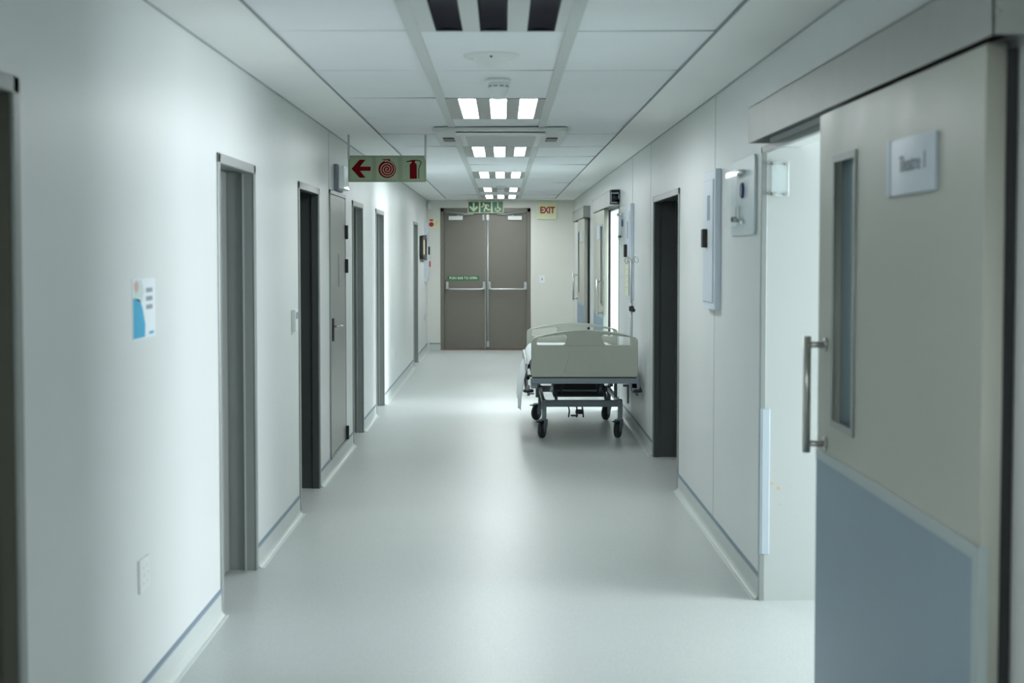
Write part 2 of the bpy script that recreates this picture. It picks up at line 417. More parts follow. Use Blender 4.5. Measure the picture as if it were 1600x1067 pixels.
def left_door(n, y0, y1, zt, label, opened=False, plate=False, inner='frame'):
    d = thing('door_%d' % n, (XL-0.065, (y0+y1)/2, 0), label, 'door', kind='structure')
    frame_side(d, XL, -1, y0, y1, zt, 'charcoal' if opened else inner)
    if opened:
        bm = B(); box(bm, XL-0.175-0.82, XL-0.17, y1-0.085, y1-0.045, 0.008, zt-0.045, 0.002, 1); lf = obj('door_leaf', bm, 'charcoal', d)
        bm = B(); lever(bm, XL-0.87, 0, 0, 0, 0) if False else lathe(bm, [(0.012, 0), (0.012, -0.05)], (XL-0.87, y1-0.085, 1.04), 'y', 12)
        tube(bm, [(XL-0.87, y1-0.13, 1.04), (XL-0.76, y1-0.13, 1.04)], 0.008, 10); obj('door_handle', bm, 'steel', lf)
    else:
        bm = B(); box(bm, XL-0.172, XL-0.135, y0+0.034, y1-0.043, 0.006, zt-0.035, 0.002, 1); lf = obj('door_leaf', bm, 'leaf', d)
        bm = B(); lever(bm, XL-0.135, 1, y0+0.12, 1.04, 1); obj('door_handle', bm, 'steel', lf)
        bm = B(); box(bm, XL-0.165, XL-0.150, y1-0.044, y1-0.030, 0.006, zt-0.04); obj('door_seal', bm, 'black', d)  # black strip added as the shaded gap between leaf and frame
        if plate:
            bm = B(); box(bm, XL-0.137, XL-0.131, y0+0.16, y0+0.36, 1.62, 1.80, 0.002, 1); obj('name_plate', bm, 'plate', lf)
    return d
left_door(1, *LEFT[0], 2.09, 'grey door in a steel frame nearest the viewer, before the poster', inner='darkframe')
left_door(2, *LEFT[1], 2.08, 'closed grey door in a recessed steel frame between poster and white wall control', plate=True)
left_door(3, *LEFT[2], 2.08, 'grey doorway standing open onto a dark room beside the wall control', opened=True)
left_door(4, *LEFT[3], 2.08, 'narrow looking grey door just past the flush service door')
left_door(5, *LEFT[4], 2.08, 'grey door in the brightly lit stretch of wall under the hanging sign')
left_door(6, *LEFT[5], 2.09, 'farthest grey side door beside the dark frame near the end wall')
# wide doorway on the right, open, dark
d = thing('door_7', (XR+0.07, 10.12, 0), 'wide dark doorway standing open past the white cabinets, before the bed', 'door', kind='structure')
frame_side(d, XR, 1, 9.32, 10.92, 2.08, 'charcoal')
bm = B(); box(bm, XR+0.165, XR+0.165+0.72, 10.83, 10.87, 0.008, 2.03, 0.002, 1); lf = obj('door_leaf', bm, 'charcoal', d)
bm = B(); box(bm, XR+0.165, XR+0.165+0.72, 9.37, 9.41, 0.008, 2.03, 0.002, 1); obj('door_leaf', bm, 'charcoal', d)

# flush service door, raised off the floor
d = thing('door_8', (XL+0.01, 10.5, 0.11), 'flush grey service door with black hinges below the wall lantern, raised above skirting', 'door', kind='structure')
bm = B()
box(bm, XL-0.002, XL+0.012, 10.02, 10.05, 0.11, 2.10, 0.002, 1); box(bm, XL-0.002, XL+0.012, 10.97, 11.0, 0.11, 2.10, 0.002, 1); box(bm, XL-0.002, XL+0.012, 10.02, 11.0, 2.07, 2.10, 0.002, 1); box(bm, XL-0.002, XL+0.012, 10.02, 11.0, 0.11, 0.13, 0.002, 1)
obj('door_frame', bm, 'frame', d)
bm = B(); box(bm, XL, XL+0.010, 10.055, 10.965, 0.135, 2.065, 0.002, 1); lf = obj('door_leaf', bm, mat('service_door_grey', (0.27, 0.27, 0.25), 0.33, noise=0.03, nscale=4), d)
for z in (1.80, 1.53, 0.19):
    bm = B(); box(bm, XL+0.008, XL+0.034, 10.95, 10.985, z-0.055, z+0.055, 0.004, 2); obj('hinge', bm, 'black', d)
bm = B(); box(bm, XL+0.01, XL+0.022, 10.10, 10.15, 0.98, 1.15, 0.003, 2); hp = obj('handle_plate', bm, 'black', d)
bm = B(); tube(bm, [(XL+0.02, 10.125, 1.09), (XL+0.06, 10.13, 1.09), (XL+0.068, 10.16, 1.09), (XL+0.066, 10.26, 1.085)], 0.009, 12); obj('lever', bm, 'steel', hp)
bm = curve_bm([rounded(0.10, 0.26, 0.02)], 0.001); place(bm, on_left((XL+0.0105, 10.52, 1.50))); obj('worn_notice', bm, mat('worn_sticker', (0.21, 0.21, 0.20), 0.5), lf)

# ------------------------------------------------------------ sliding theatre doors
def d_handle(y, z0, z1, x, out, r=0.014):
    bm = B()
    for z in (z0, z1):
        tube(bm, [(x, y, z), (out, y, z)], r*0.8, 12); lathe(bm, [(0.024, 0), (0.024, -0.006), (0.012, -0.008)], (x, y, z), 'x', 16)
    tube(bm, [(out, y, z0-0.03), (out, y, z1+0.03)], r, 14)
    return bm
def slider(n, l0, l1, o0, o1, p0, p1, near_handle, label, capless=False, text=None):
    d = thing('door_%d' % n, (1.15, (l0+l1)/2, 0), label, 'sliding door', kind='structure')
    XF = 1.13; XBk = 1.178
    zb, zt = 0.02, 2.12
    bm = B(); py0, py1 = p0, p1
    # track cover: face, soffit lip, top and end plates, open below
    box(bm, 1.115, 1.119, p0, p1, 2.128, 2.288); box(bm, 1.115, XR, p0, p1, 2.284, 2.288)
    if not capless: box(bm, 1.115, XR, p0, p0+0.004, 2.128, 2.288)
    box(bm, 1.115, XR, p1-0.004, p1, 2.128, 2.288)
    pm = obj('track_cover', bm, 'pelmet', d)
    bm = B(); box(bm, XBk-0.02, XR, p0+0.02, p1-0.02, 2.15, 2.25, 0.003, 1); obj('track_rail', bm, 'silver' if capless else 'beddark', d)
    if not capless:
        bm = B(); lathe(bm, [(0.006, 0.0), (0.006, -0.003), (0.003, -0.005)], (1.125, p0, 2.18), 'y', 10); obj('screw', bm, 'steel', pm)
    # opening frame lining
    bm = B()
    for y in (o0, o1):
        s = 1 if y == o0 else -1
        box(bm, XR-0.006, XR+0.02, y, y+s*0.022, 0, 2.125, 0.002, 1)
    box(bm, XR-0.006, XR+0.02, o0, o1, 2.095, 2.125, 0.002, 1)
    obj('opening_frame', bm, 'frame', d)
    # leaf with a vision slot
    f = 1 if near_handle else -1          # which end carries the handle: far end (-1 side means measured from l1)
    def Y(t): return l0 + t if near_handle else l1 - t
    w0, w1 = sorted((Y(0.22), Y(0.50)))
    out = [(l0, zb), (l1, zb), (l1, zt), (l0, zt)]; hole = [(w0, 1.05), (w1, 1.05), (w1, 1.95), (w0, 1.95)]
    bm = curve_bm([out, hole], XBk-XF, 0.002)
    place(bm, basis((0, 1, 0), (0, 0, 1), (1, 0, 0), ((XF+XBk)/2, 0, 0)))
    lf = obj('door_leaf', bm, 'slide', d)
    bm = curve_bm([[(w0-0.012, 1.038), (w1+0.012, 1.038), (w1+0.012, 1.962), (w0-0.012, 1.962)], [(w0+0.012, 1.062), (w1-0.012, 1.062), (w1-0.012, 1.938), (w0+0.012, 1.938)]], 0.008, 0.001)
    place(bm, basis((0, 1, 0), (0, 0, 1), (1, 0, 0), (XF-0.002, 0, 0))); obj('window_bead', bm, 'pelmet', lf)
    bm = B(); box(bm, XF+0.026, XF+0.032, w0, w1, 1.05, 1.95); obj('vision_pane', bm, 'vision', lf)
    bm = d_handle(Y(0.12), 0.965, 1.312, XF, 1.064); obj('pull_handle', bm, 'steel', lf)
    bm = B(); box(bm, XBk, XR-0.003, l0+0.002, l0+0.03, zb, zt-0.01, 0.003, 1); obj('edge_seal', bm, 'black', lf, 'black edge seal')  # black strip between the leaf's near edge and the wall
    # kick panel and its trims
    bm = B(); box(bm, XF-0.003, XF, l0+0.03, l1-0.001, zb, 0.90); obj('kick_panel', bm, 'kick', lf, 'blue-grey kick panel')
    bm = B(); box(bm, XF-0.005, XF-0.001, l0, l1, 0.90, 0.935, 0.001, 1)
    box(bm, XF-0.006, XF-0.001, l0-0.003, l0+0.034, zb, 0.935, 0.001, 1); box(bm, XF-0.006, XF+0.022, l0-0.004, l0, zb, 0.935, 0.001, 1)
    kt = obj('kick_trim', bm, 'trim', lf)
    # name plate: gently curved with a rolled bright end
    c = Y(0.22+0.28+0.42+0.19) if not near_handle else l0+0.78
    c = l1 - 1.11 if not near_handle else l0 + 0.82
    a, b = c-0.215, c+0.215
    bm = B(); n = 12; r = []
    for i in range(n+1):
        t = i/n; yy = a + (b-a)*t; x = XF-0.008-0.010*math.sin(PI*t)
        r.append([bm.verts.new((x, yy, 1.795)), bm.verts.new((x, yy, 1.95)), bm.verts.new((XF-0.001, yy, 1.95)), bm.verts.new((XF-0.001, yy, 1.795))])
    for i in range(n):
        for k in range(4): bm.faces.new((r[i][k], r[i][(k+1) % 4], r[i+1][(k+1) % 4], r[i+1][k]))
    bm.faces.new(r[0]); bm.faces.new(r[-1])
    pl = obj('name_plate', bm, 'plate', lf, smooth=False)
    bm = B(); box(bm, XF-0.014, XF-0.002, b-0.032, b+0.003, 1.792, 1.953, 0.003, 2); obj('bright_end_strip', bm, 'guard', pl)
    if text:
        bm = text_bm(text, 0.064, 0.001, 0.92, 0.0); place(bm, on_right((0, c-0.04, 1.876)))
        for v in bm.verts: v.co.x = XF-0.0085-0.010*math.sin(PI*(v.co.y-a)/(b-a)) + (0.0 if v.co.x > 0 else -0.0008)
        obj('lettering', bm, 'platetext', pl)
    return d
slider(9, 3.20, 4.87, 4.80, 6.37, 3.12, 6.20, False, 'large grey sliding door half open nearest the viewer, plate reading Theatre 1', text='Theatre 1')
s2 = slider(10, 15.19, 16.86, 14.15, 15.70, 14.05, 17.0, True, 'middle sliding door pushed back from a bright opening, track end uncovered', capless=True)
slider(11, 18.87, 20.54, 20.40, 21.90, 18.83, 21.7, False, 'farthest grey sliding door beside the end wall')
# uncovered running gear at the near end of the middle track
bm = B(); box(bm, 1.106, 1.205, 14.07, 14.09, 2.135, 2.28); obj('end_board', bm, 'black', s2)
bm = B(); box(bm, 1.112, 1.120, 14.045, 14.07, 2.15, 2.25); box(bm, 1.112, 1.20, 14.045, 14.07, 2.245, 2.255); box(bm, 1.112, 1.18, 14.045, 14.07, 2.15, 2.158); box(bm, 1.192, 1.2, 14.045, 14.07, 2.19, 2.255); obj('track_bracket', bm, 'guard', s2)
bm = B(); lathe(bm, [(0.028, 0), (0.028, -0.02), (0.012, -0.024)], (1.155, 14.066, 2.20), 'y', 18); obj('roller', bm, 'black', s2)
# stiles of the theatre-one return wall: corner guard, chips
bm = B(); box(bm, 1.213, 1.250, 6.343, 6.350, 0.22, 0.905, 0.002, 1); box(bm, 1.206, 1.212, 6.345, 6.39, 0.22, 0.905)
tag(obj('corner_guard', bm, 'guard'), 'pale aluminium corner guard strip at the bright theatre opening', 'corner guard')
bm = B()
for (x, z, rr) in ((1.262, 0.555, 0.009), (1.295, 0.53, 0.010), (1.30, 0.455, 0.006), (1.275, 0.615, 0.004), (1.345, 0.54, 0.004), (1.38, 0.395, 0.004), (1.325, 0.36, 0.003)):
    pts = [(x+rr*random.uniform(.6, 1.2)*math.cos(a*PI/4), z+rr*random.uniform(.6, 1.3)*math.sin(a*PI/4)) for a in range(8)]
    merge(bm, place(curve_bm([pts], 0.0006), on_end((0, 6.3518, 0))))
obj('scuff_marks', bm, 'stain', t1)
# clear acrylic plate on standoffs
t = thing('acrylic_plate', (1.28, 6.33, 1.97), 'small clear acrylic plate on chrome standoffs high on the bright theatre return wall', 'wall plate')
bm = B(); box(bm, 1.245, 1.322, 6.318, 6.322, 1.895, 2.055, 0.001, 1); obj('clear_panel', bm, 'acrylic', t)
bm = B(); box(bm, 1.318, 1.324, 6.316, 6.324, 1.895, 2.055, 0.001, 1); obj('edge_strip', bm, 'glintplate', t)
for x in (1.255, 1.312):
    for z in (1.905, 2.045):
        bm = B(); lathe(bm, [(0.006, 0), (0.006, -0.034), (0.008, -0.036), (0.008, -0.04)], (x, 6.352, z), 'y', 12); obj('standoff', bm, 'steel', t)

# ------------------------------------------------------------ double exit door at the end
d = thing('door_12', (-0.285, YE, 0), 'grey-brown double exit door with two push bars in the end wall', 'double door', kind='structure')
bm = B()
box(bm, -1.045, -0.985, YE-0.012, YE+0.12, 0, 2.395, 0.004, 1); box(bm, 0.416, 0.476, YE-0.012, YE+0.12, 0, 2.395, 0.004, 1); box(bm, -1.045, 0.476, YE-0.012, YE+0.12, 2.325, 2.395, 0.004, 1)
obj('door_frame', bm, 'enddoor', d)
bm = B(); box(bm, -1.045, 0.476, YE-0.02, YE+0.12, 0, 0.014); obj('threshold', bm, 'threshold', d)
def panic(x0, x1, z, par):
    y = YE+0.03
    p = B()
    tube(p, [(x0+0.03, y-0.075, z-0.075)] + [(x0+0.06, y-0.085, z-0.09)] + [(x1-0.06, y-0.085, z-0.09), (x1-0.03, y-0.075, z-0.075)], 0.014, 12)
    bar = obj('push_bar', p, 'silver', par)
    for x in (x0+0.02, x1-0.02):
        q = B(); box(q, x-0.024, x+0.024, y-0.075, y, z-0.10, z+0.035, 0.018, 3); obj('bar_housing', q, 'silver', bar)
for k, (a, b) in enumerate(((-0.983, -0.292), (-0.284, 0.414))):
    bm = B(); box(bm, a, b, YE+0.03, YE+0.075, 0.016, 2.322, 0.003, 1); lf = obj('door_leaf', bm, 'enddoor', d)
    panic(a+0.03 if k == 0 else a+0.045, b-0.005 if k == 0 else b-0.005, 1.12, lf)
    cx = -0.787 if k == 0 else 0.21
    bm = B(); box(bm, cx-0.118, cx+0.118, YE-0.02, YE+0.03, 2.195, 2.262, 0.004, 2); cl = obj('door_closer', bm, 'white', lf, 'white door closer')
    bm = B(); s = 1 if k == 0 else -1
    tube(bm, [(cx+s*0.04, YE+0.0, 2.275), (cx+s*0.30, YE-0.03, 2.292)], 0.009, 8); tube(bm, [(cx+s*0.30, YE-0.03, 2.296), (cx-s*0.18, YE-0.02, 2.322)], 0.008, 8); lathe(bm, [(0.022, 2.262), (0.022, 2.285)], (cx+s*0.04, YE+0.0, 0), 'z', 12)
    obj('closer_arm', bm, 'silver', cl)
bm = B(); tube(bm, [(-0.247, YE+0.01, 0.05), (-0.247, YE+0.01, 2.30)], 0.016, 12); lr = obj('locking_rod', bm, 'silver', d)
for z in (0.10, 2.24): 
    bm = B(); box(bm, -0.27, -0.224, YE-0.012, YE+0.03, z-0.05, z+0.05, 0.004, 1); obj('rod_guide', bm, 'silver', lr)
bm = B(); box(bm, -0.335, -0.305, YE+0.01, YE+0.03, 2.19, 2.29, 0.003, 1); obj('top_latch', bm, 'silver', d)
bm = curve_bm([rounded(0.53, 0.078, 0.006)], 0.002); place(bm, on_end((-0.66, YE+0.029, 1.214))); st = obj('push_bar_sticker', bm, 'green', d, 'green sticker reading PUSH BAR TO OPEN')
bm = text_bm('PUSH BAR TO OPEN', 0.062, 0.001, 0.84, 0.0010); place(bm, on_end((-0.66, YE+0.0275, 1.214))); obj('lettering', bm, 'cream', st)

# ------------------------------------------------------------ ceiling luminaires
def luminaire(y0, lit, label, group=None):
    x0, x1 = GX[1]+0.026, GX[2]-0.026
    t = thing('ceiling_light', ((x0+x1)/2, y0+0.6, H), label, 'ceiling light', group)
    cs = [(-0.257, -0.157), (-0.072, 0.024), (0.105, 0.205)] if lit else [(-0.270, -0.160), (-0.090, 0.020), (0.100, 0.212)]
    out = [(x0, y0+0.004), (x1, y0+0.004), (x1, y0+1.196), (x0, y0+1.196)]
    holes = [[(a, y0+0.012), (b, y0+0.012), (b, y0+1.188), (a, y0+1.188)] for a, b in cs]
    bm = curve_bm([out]+holes, 0.006, 0.0); place(bm, Matrix.Translation((0, 0, H+0.003)))
    obj('lamp_tray', bm, 'louvre' if lit else 'offbody', t)
    for i, (a, b) in enumerate(cs):
        bm = B()
        if lit:
            box(bm, a, b, y0+0.012, y0+1.188, H+0.006, H+0.012)
            m = 'lampdim' if (lit == 2 and i == 2) else 'lamp'
            obj('lamp_panel', bm, m, t, 'dimmer lamp panel' if m == 'lampdim' else None)
        else:   # unlit: dark concave reflector
            n = 10; r = []
            for k in range(n+1):
                u = k/n; xx = a+(b-a)*u; zz = H+0.006+0.010*math.sin(PI*u)
                r.append([bm.verts.new((xx, y0+0.012, zz)), bm.verts.new((xx, y0+1.188, zz))])
            for k in range(n): bm.faces.new((r[k][0], r[k][1], r[k+1][1], r[k+1][0])).smooth = True
            for e in (0, 1): bm.faces.new([q[e] for q in r])
            obj('lamp_reflector', bm, 'lampoff', t)
    return t
luminaire(4.4, 0, 'unlit ceiling light with three dark troughs, nearest the viewer', 'three-panel ceiling lights')
luminaire(8.0, 1, 'lit three-panel ceiling light just behind the smoke detector', 'three-panel ceiling lights')
luminaire(11.6, 2, 'lit three-panel ceiling light directly behind the air conditioning cassette, one panel dimmer', 'three-panel ceiling lights')
luminaire(15.2, 1, 'lit three-panel ceiling light midway between cassette and end wall', 'three-panel ceiling lights')
luminaire(18.8, 1, 'lit three-panel ceiling light partly hidden by the far smoke detector', 'three-panel ceiling lights')
luminaire(21.2, 1, 'farthest lit three-panel ceiling light above the double exit door', 'three-panel ceiling lights')
luminaire(0.8, 1, 'lit ceiling light overhead behind the viewpoint', 'three-panel ceiling lights')
luminaire(-2.8, 1, 'lit ceiling light farthest behind the viewpoint', 'three-panel ceiling lights')

# air conditioning cassette
t = thing('air_conditioner', (-0.015, 10.42, H), 'white ceiling air conditioning cassette with black corner slots before second lit lamp', 'air conditioner')
bm = curve_bm([rounded(0.965, 1.36, 0.05)], 0.03, 0.006); place(bm, Matrix.Translation((-0.013, 10.43, H-0.016))); obj('panel', bm, 'offbody', t)
bm = curve_bm([rounded(0.60, 1.06, 0.02)], 0.012, 0.004); place(bm, Matrix.Translation((-0.013, 10.50, H-0.036))); g = obj('intake_grille', bm, 'white', t)
bm = B()
for k in range(16): box(bm, -0.27, 0.245, 10.05+k*0.06, 10.065+k*0.06, H-0.046, H-0.041)
obj('grille_slats', bm, 'white', g)
bm = B(); box(bm, -0.33, 0.30, 9.88, 9.955, H-0.037, H-0.030); obj('air_slot', bm, 'void', t)
bm = B(); box(bm, -0.34, 0.31, 9.80, 9.93, H-0.050, H-0.037, 0.005, 2); obj('air_flap', bm, 'white', t)
for s in (-1, 1):
    x = -0.016 + s*0.39
    bm = B(); box(bm, x-0.042, x+0.042, 10.30, 10.62, H-0.036, H-0.0305); v = obj('corner_slot', bm, 'void', t, 'black corner slot')
    for k in range(4):
        bm = B(); box(bm, x-0.042, x+0.042, 10.33+k*0.07, 10.35+k*0.07, H-0.040, H-0.035); obj('slot_vane', bm, 'louvre', v)

# smoke detectors, ceiling valve, little cameras
def detector(x, y, label, group=None):
    t = thing('smoke_detector', (x, y, H), label, 'smoke detector', 'smoke detectors')
    bm = B(); lathe(bm, [(0.063, 0), (0.063, -0.012), (0.056, -0.02)], (x, y, H+0.002), 'z', 32); obj('mounting_base', bm, 'white', t)
    bm = B(); lathe(bm, [(0.050, 0), (0.053, -0.01), (0.051, -0.045), (0.040, -0.062), (0.034, -0.068), (0.030, -0.085), (0.0, -0.088)][:-1], (x, y, H-0.016), 'z', 32); bd = obj('detector_body', bm, 'white', t)
    for k in range(8):
        if k % 2: continue
    bm = B()
    for k in range(10):
        a = 2*PI*k/10; place_m = Matrix.Translation((x, y, H-0.036)) @ Matrix.Rotation(a, 4, 'Z')
        q = B(); box(q, 0.050, 0.0535, -0.011, 0.011, -0.005, 0.005); merge(bm, place(q, place_m))
    obj('smoke_slot', bm, 'grey_print', bd)
detector(-0.02, 7.12, 'white smoke detector before the nearest lit ceiling light')
detector(-0.02, 18.4, 'white smoke detector far down the corridor before the last lamps')
t = thing('ceiling_valve', (-0.05, 6.29, H), 'round domed white air valve in the tile behind the unlit lamp', 'air valve')
bm = B(); lathe(bm, [(0.128, 0.004), (0.128, -0.003), (0.112, -0.012), (0.08, -0.016), (0.078, -0.020), (0.06, -0.045), (0.02, -0.056), (0.004, -0.057)], (-0.05, 6.29, H+0.003), 'z', 48); obj('valve_dome', bm, 'white', t)
bm = B(); lathe(bm, [(0.006, 0), (0.006, -0.006), (0.003, -0.008)], (-0.05, 6.16, H-0.014), 'z', 12); obj('screw', bm, 'black', t)

# ------------------------------------------------------------ signs
# hanging fire sign
t = thing('hanging_sign', (-0.874, 10.4, H), 'hanging green sign with red arrow, hose reel and extinguisher', 'sign')
X0, X1, Z0, Z1, YS = -1.169, -0.578, 2.172, 2.372, 10.4
bm = B(); box(bm, X0, X1, YS-0.006, YS+0.006, Z0, Z1, 0.001, 1); sb = obj('sign_board', bm, mat('sign_board_edge', (0.23, 0.29, 0.20), 0.45), t)
for x in (X0+0.004, X1-0.005):
    bm = B(); box(bm, x-0.008, x+0.008, YS-0.008, YS+0.008, Z1-0.03, H, 0.002, 1); obj('hanger', bm, 'silver', t)
WP = (X1-X0)/3
for k in range(3):
    cx = X0 + WP*(k+0.5); cz = (Z0+Z1)/2
    bm = curve_bm([rounded(0.174, 0.178, 0.012)], 0.001); place(bm, on_end((cx, YS-0.0068, cz))); pn = obj('sign_panel', bm, 'signgreen', t)
    bm = curve_bm([rounded(0.168, 0.172, 0.012), rounded(0.164, 0.168, 0.010)], 0.0008); place(bm, on_end((cx, YS-0.0078, cz))); obj('panel_outline', bm, 'pinkred', pn)
    if k == 0:
        pts = [(-0.073, 0), (-0.012, 0.068), (0.033, 0.068), (-0.008, 0.016), (0.072, 0.016), (0.072, -0.016), (-0.008, -0.016), (0.033, -0.068), (-0.012, -0.068)]
        bm = curve_bm([pts], 0.001); place(bm, on_end((cx, YS-0.0082, cz))); obj('arrow_symbol', bm, 'red', pn, 'red arrow')
    if k == 1:
        bm = curve_bm([[(0.066*math.cos(a*PI/24), 0.066*math.sin(a*PI/24)) for a in range(48)]], 0.001); place(bm, on_end((cx, YS-0.0080, cz-0.004)))
        hr = obj('hose_reel_symbol', bm, 'red', pn, 'red hose reel')
        out = []; inn = []
        N = 220; turns = 3.3
        for i in range(N+1):
            a = 2*PI*turns*i/N; r = 0.002 + 0.0595*i/N
            out.append(((r+0.0036)*math.cos(a), (r+0.0036)*math.sin(a))); inn.append(((r-0.0034)*math.cos(a), (r-0.0034)*math.sin(a)))
        bm = B(); va = [bm.verts.new((p[0], p[1], 0)) for p in out]; vb = [bm.verts.new((p[0], p[1], 0)) for p in inn]
        va2 = [bm.verts.new((p[0], p[1], 0.0006)) for p in out]; vb2 = [bm.verts.new((p[0], p[1], 0.0006)) for p in inn]
        for i in range(N):
            bm.faces.new((va2[i], va2[i+1], vb2[i+1], vb2[i])); bm.faces.new((va[i], va[i+1], va2[i+1], va2[i])); bm.faces.new((vb[i], vb[i+1], vb2[i+1], vb2[i]))
        place(bm, on_end((cx, YS-0.0085, cz-0.004))); obj('spiral_line', bm, mat('sign_spiral_pink', (0.42, 0.26, 0.20), 0.5), hr)
        bm = curve_bm([[(-0.045, 0.075), (-0.02, 0.068), (0.0, 0.071), (0.02, 0.062), (0.03, 0.066), (0.015, 0.078), (-0.02, 0.076)]], 0.001); place(bm, on_end((cx, YS-0.0082, cz-0.004))); obj('hose_nozzle', bm, 'red', pn)
    if k == 2:
        bm = curve_bm([[(-0.028, -0.076), (0.026, -0.076), (0.026, 0.030), (0.018, 0.040), (0.012, 0.044), (0.012, 0.056), (0.02, 0.062), (0.0, 0.068), (-0.02, 0.064), (-0.055, 0.056), (-0.052, 0.050), (-0.014, 0.054), (-0.014, 0.044), (-0.022, 0.038), (-0.028, 0.030)]], 0.001)
        place(bm, on_end((cx+0.002, YS-0.0082, cz))); ex = obj('extinguisher_symbol', bm, 'red', pn, 'red fire extinguisher')
        path = [(0.01, 0.064, 0), (0.035, 0.064, 0), (0.055, 0.056, 0), (0.058, 0.042, 0), (0.046, 0.018, 0), (0.040, -0.005, 0), (0.040, -0.072, 0)]
        bm = B()
        for i in range(len(path)-1):
            p, q = Vector(path[i]), Vector(path[i+1]); dd = (q-p).normalized(); nn = Vector((-dd.y, dd.x, 0))*0.0032
            vs = [bm.verts.new(v) for v in (p-nn-dd*0.002, q-nn+dd*0.002, q+nn+dd*0.002, p+nn-dd*0.002)]; f = bm.faces.new(vs)
        bmesh.ops.solidify(bm, geom=bm.faces[:], thickness=0.0006)
        place(bm, on_end((cx+0.002, YS-0.0085, cz))); obj('hose_symbol', bm, 'red', ex)
# green escape sign above the exit door
t = thing('escape_sign', (-0.28, YE-0.03, 2.31), 'green escape sign with arrow, running figure and wheelchair over the double door', 'sign')
bm = B(); box(bm, -0.583, 0.022, YE-0.045, YE-0.025, 2.308, 2.510, 0.003, 1); obj('sign_board', bm, 'cream', t)
bm = B(); box(bm, -0.50, -0.06, YE-0.026, YE, 2.38, 2.46); obj('bracket', bm, 'silver', t)
for k in range(3):
    cx = -0.583 + 0.605*(k+0.5)/3; cz = 2.409
    bm = curve_bm([rounded(0.176, 0.176, 0.006)], 0.001); place(bm, on_end((cx, YE-0.0458, cz))); pn = obj('green_panel', bm, 'green', t, 'green pictogram panel')
    yy = YE-0.0470
    if k == 0:
        pts = [(0, -0.078), (0.075, -0.006), (0.058, 0.024), (0.015, -0.014), (0.015, 0.074), (-0.015, 0.074), (-0.015, -0.014), (-0.058, 0.024), (-0.075, -0.006)]
        bm = curve_bm([pts], 0.001); place(bm, on_end((cx, yy, cz))); obj('arrow_symbol', bm, 'cream', pn)
    if k == 1:
        bm = curve_bm([[(-0.036+0.017*math.cos(a*PI/8), 0.058+0.017*math.sin(a*PI/8)) for a in range(16)]], 0.001)
        merge(bm, curve_bm([[(-0.045, 0.038), (0.02, 0.052), (0.05, 0.04), (0.058, 0.01), (0.044, 0.006), (0.034, 0.028), (0.016, 0.032), (0.026, -0.014), (0.05, -0.032), (0.082, -0.034), (0.082, -0.052), (0.04, -0.052), (-0.004, -0.024), (-0.016, -0.076), (-0.036, -0.072), (-0.026, -0.02), (-0.012, 0.006), (-0.022, 0.026), (-0.034, 0.022), (-0.05, -0.002), (-0.078, -0.006), (-0.078, 0.01), (-0.06, 0.014)]], 0.001))
        place(bm, on_end((cx, yy, cz))); obj('running_figure_symbol', bm, 'cream', pn)
    if k == 2:
        ring = [(0.045*math.cos(math.radians(a)), -0.028+0.045*math.sin(math.radians(a))) for a in range(150, 381, 12)]
        ring += [(0.032*math.cos(math.radians(a)), -0.028+0.032*math.sin(math.radians(a))) for a in range(378, 149, -12)]
        bm = curve_bm([ring], 0.001)
        merge(bm, curve_bm([[(-0.008, 0.05), (0.010, 0.05), (0.012, -0.005), (0.04, -0.008), (0.062, -0.04), (0.048, -0.046), (0.03, -0.02), (-0.008, -0.02)]], 0.001))
        merge(bm, curve_bm([[(0.001+0.013*math.cos(a*PI/8), 0.067+0.013*math.sin(a*PI/8)) for a in range(16)]], 0.001))
        place(bm, on_end((cx, yy, cz))); obj('wheelchair_symbol', bm, 'cream', pn)
# EXIT sign
t = thing('exit_sign', (0.755, YE-0.015, 2.2), 'square pale yellow-green sign reading EXIT in red letters', 'sign')
bm = B(); box(bm, 0.593, 0.917, YE-0.03, YE, 2.200, 2.502, 0.004, 1); obj('sign_board', bm, 'signlight', t)
bm = text_bm('EXIT', 0.150, 0.001, 0.80, 0.006); place(bm, on_end((0.757, YE-0.031, 2.355))); obj('lettering', bm, 'brightred', t)
# switch plate, alarm sign, call point, siren
t = thing('light_switch', (0.67, YE, 1.12), 'small white switch plate on the end wall beside the double door', 'switch')
bm = B(); box(bm, 0.616, 0.722, YE-0.010, YE, 1.123, 1.270, 0.003, 2); obj('plate', bm, 'white', t)
bm = B(); box(bm, 0.66, 0.680, YE-0.014, YE-0.008, 1.18, 1.215, 0.002, 1); obj('rocker', bm, 'grey_print', t)
t = thing('fire_alarm_sign', (-1.15, YE, 2.05), 'cream fire alarm sign with a red button picture in the corner', 'sign')
bm = B(); box(bm, -1.242, -1.058, YE-0.008, YE, 2.045, 2.225, 0.002, 1); obj('sign_board', bm, 'cream', t)
bm = curve_bm([[(-1.195+0.040*math.cos(a*PI/12), 2.120+0.040*math.sin(a*PI/12)) for a in range(24)]], 0.001)
merge(bm, curve_bm([[(-1.225, 2.176), (-1.165, 2.176), (-1.165, 2.206), (-1.225, 2.206)]], 0.001)); place(bm, on_end((0, YE-0.0088, 0))); obj('alarm_symbol', bm, 'brightred', t, 'red button symbol')
bm = B()
for k in range(3): merge(bm, curve_bm([[(-1.128+0.012*k, 2.112+0.026*k), (-1.118+0.012*k, 2.112+0.026*k), (-1.118+0.012*k, 2.128+0.026*k), (-1.128+0.012*k, 2.128+0.026*k)]], 0.001))
place(bm, on_end((0, YE-0.0088, 0))); obj('flame_symbol', bm, 'grey_print', t)
t = thing('call_point', (-1.24, YE, 1.40), 'small red fire alarm call point in the far corner', 'call point')
bm = B(); box(bm, -1.262, -1.21, YE-0.04, YE, 1.405, 1.50, 0.005, 2); obj('housing', bm, 'brightred', t)
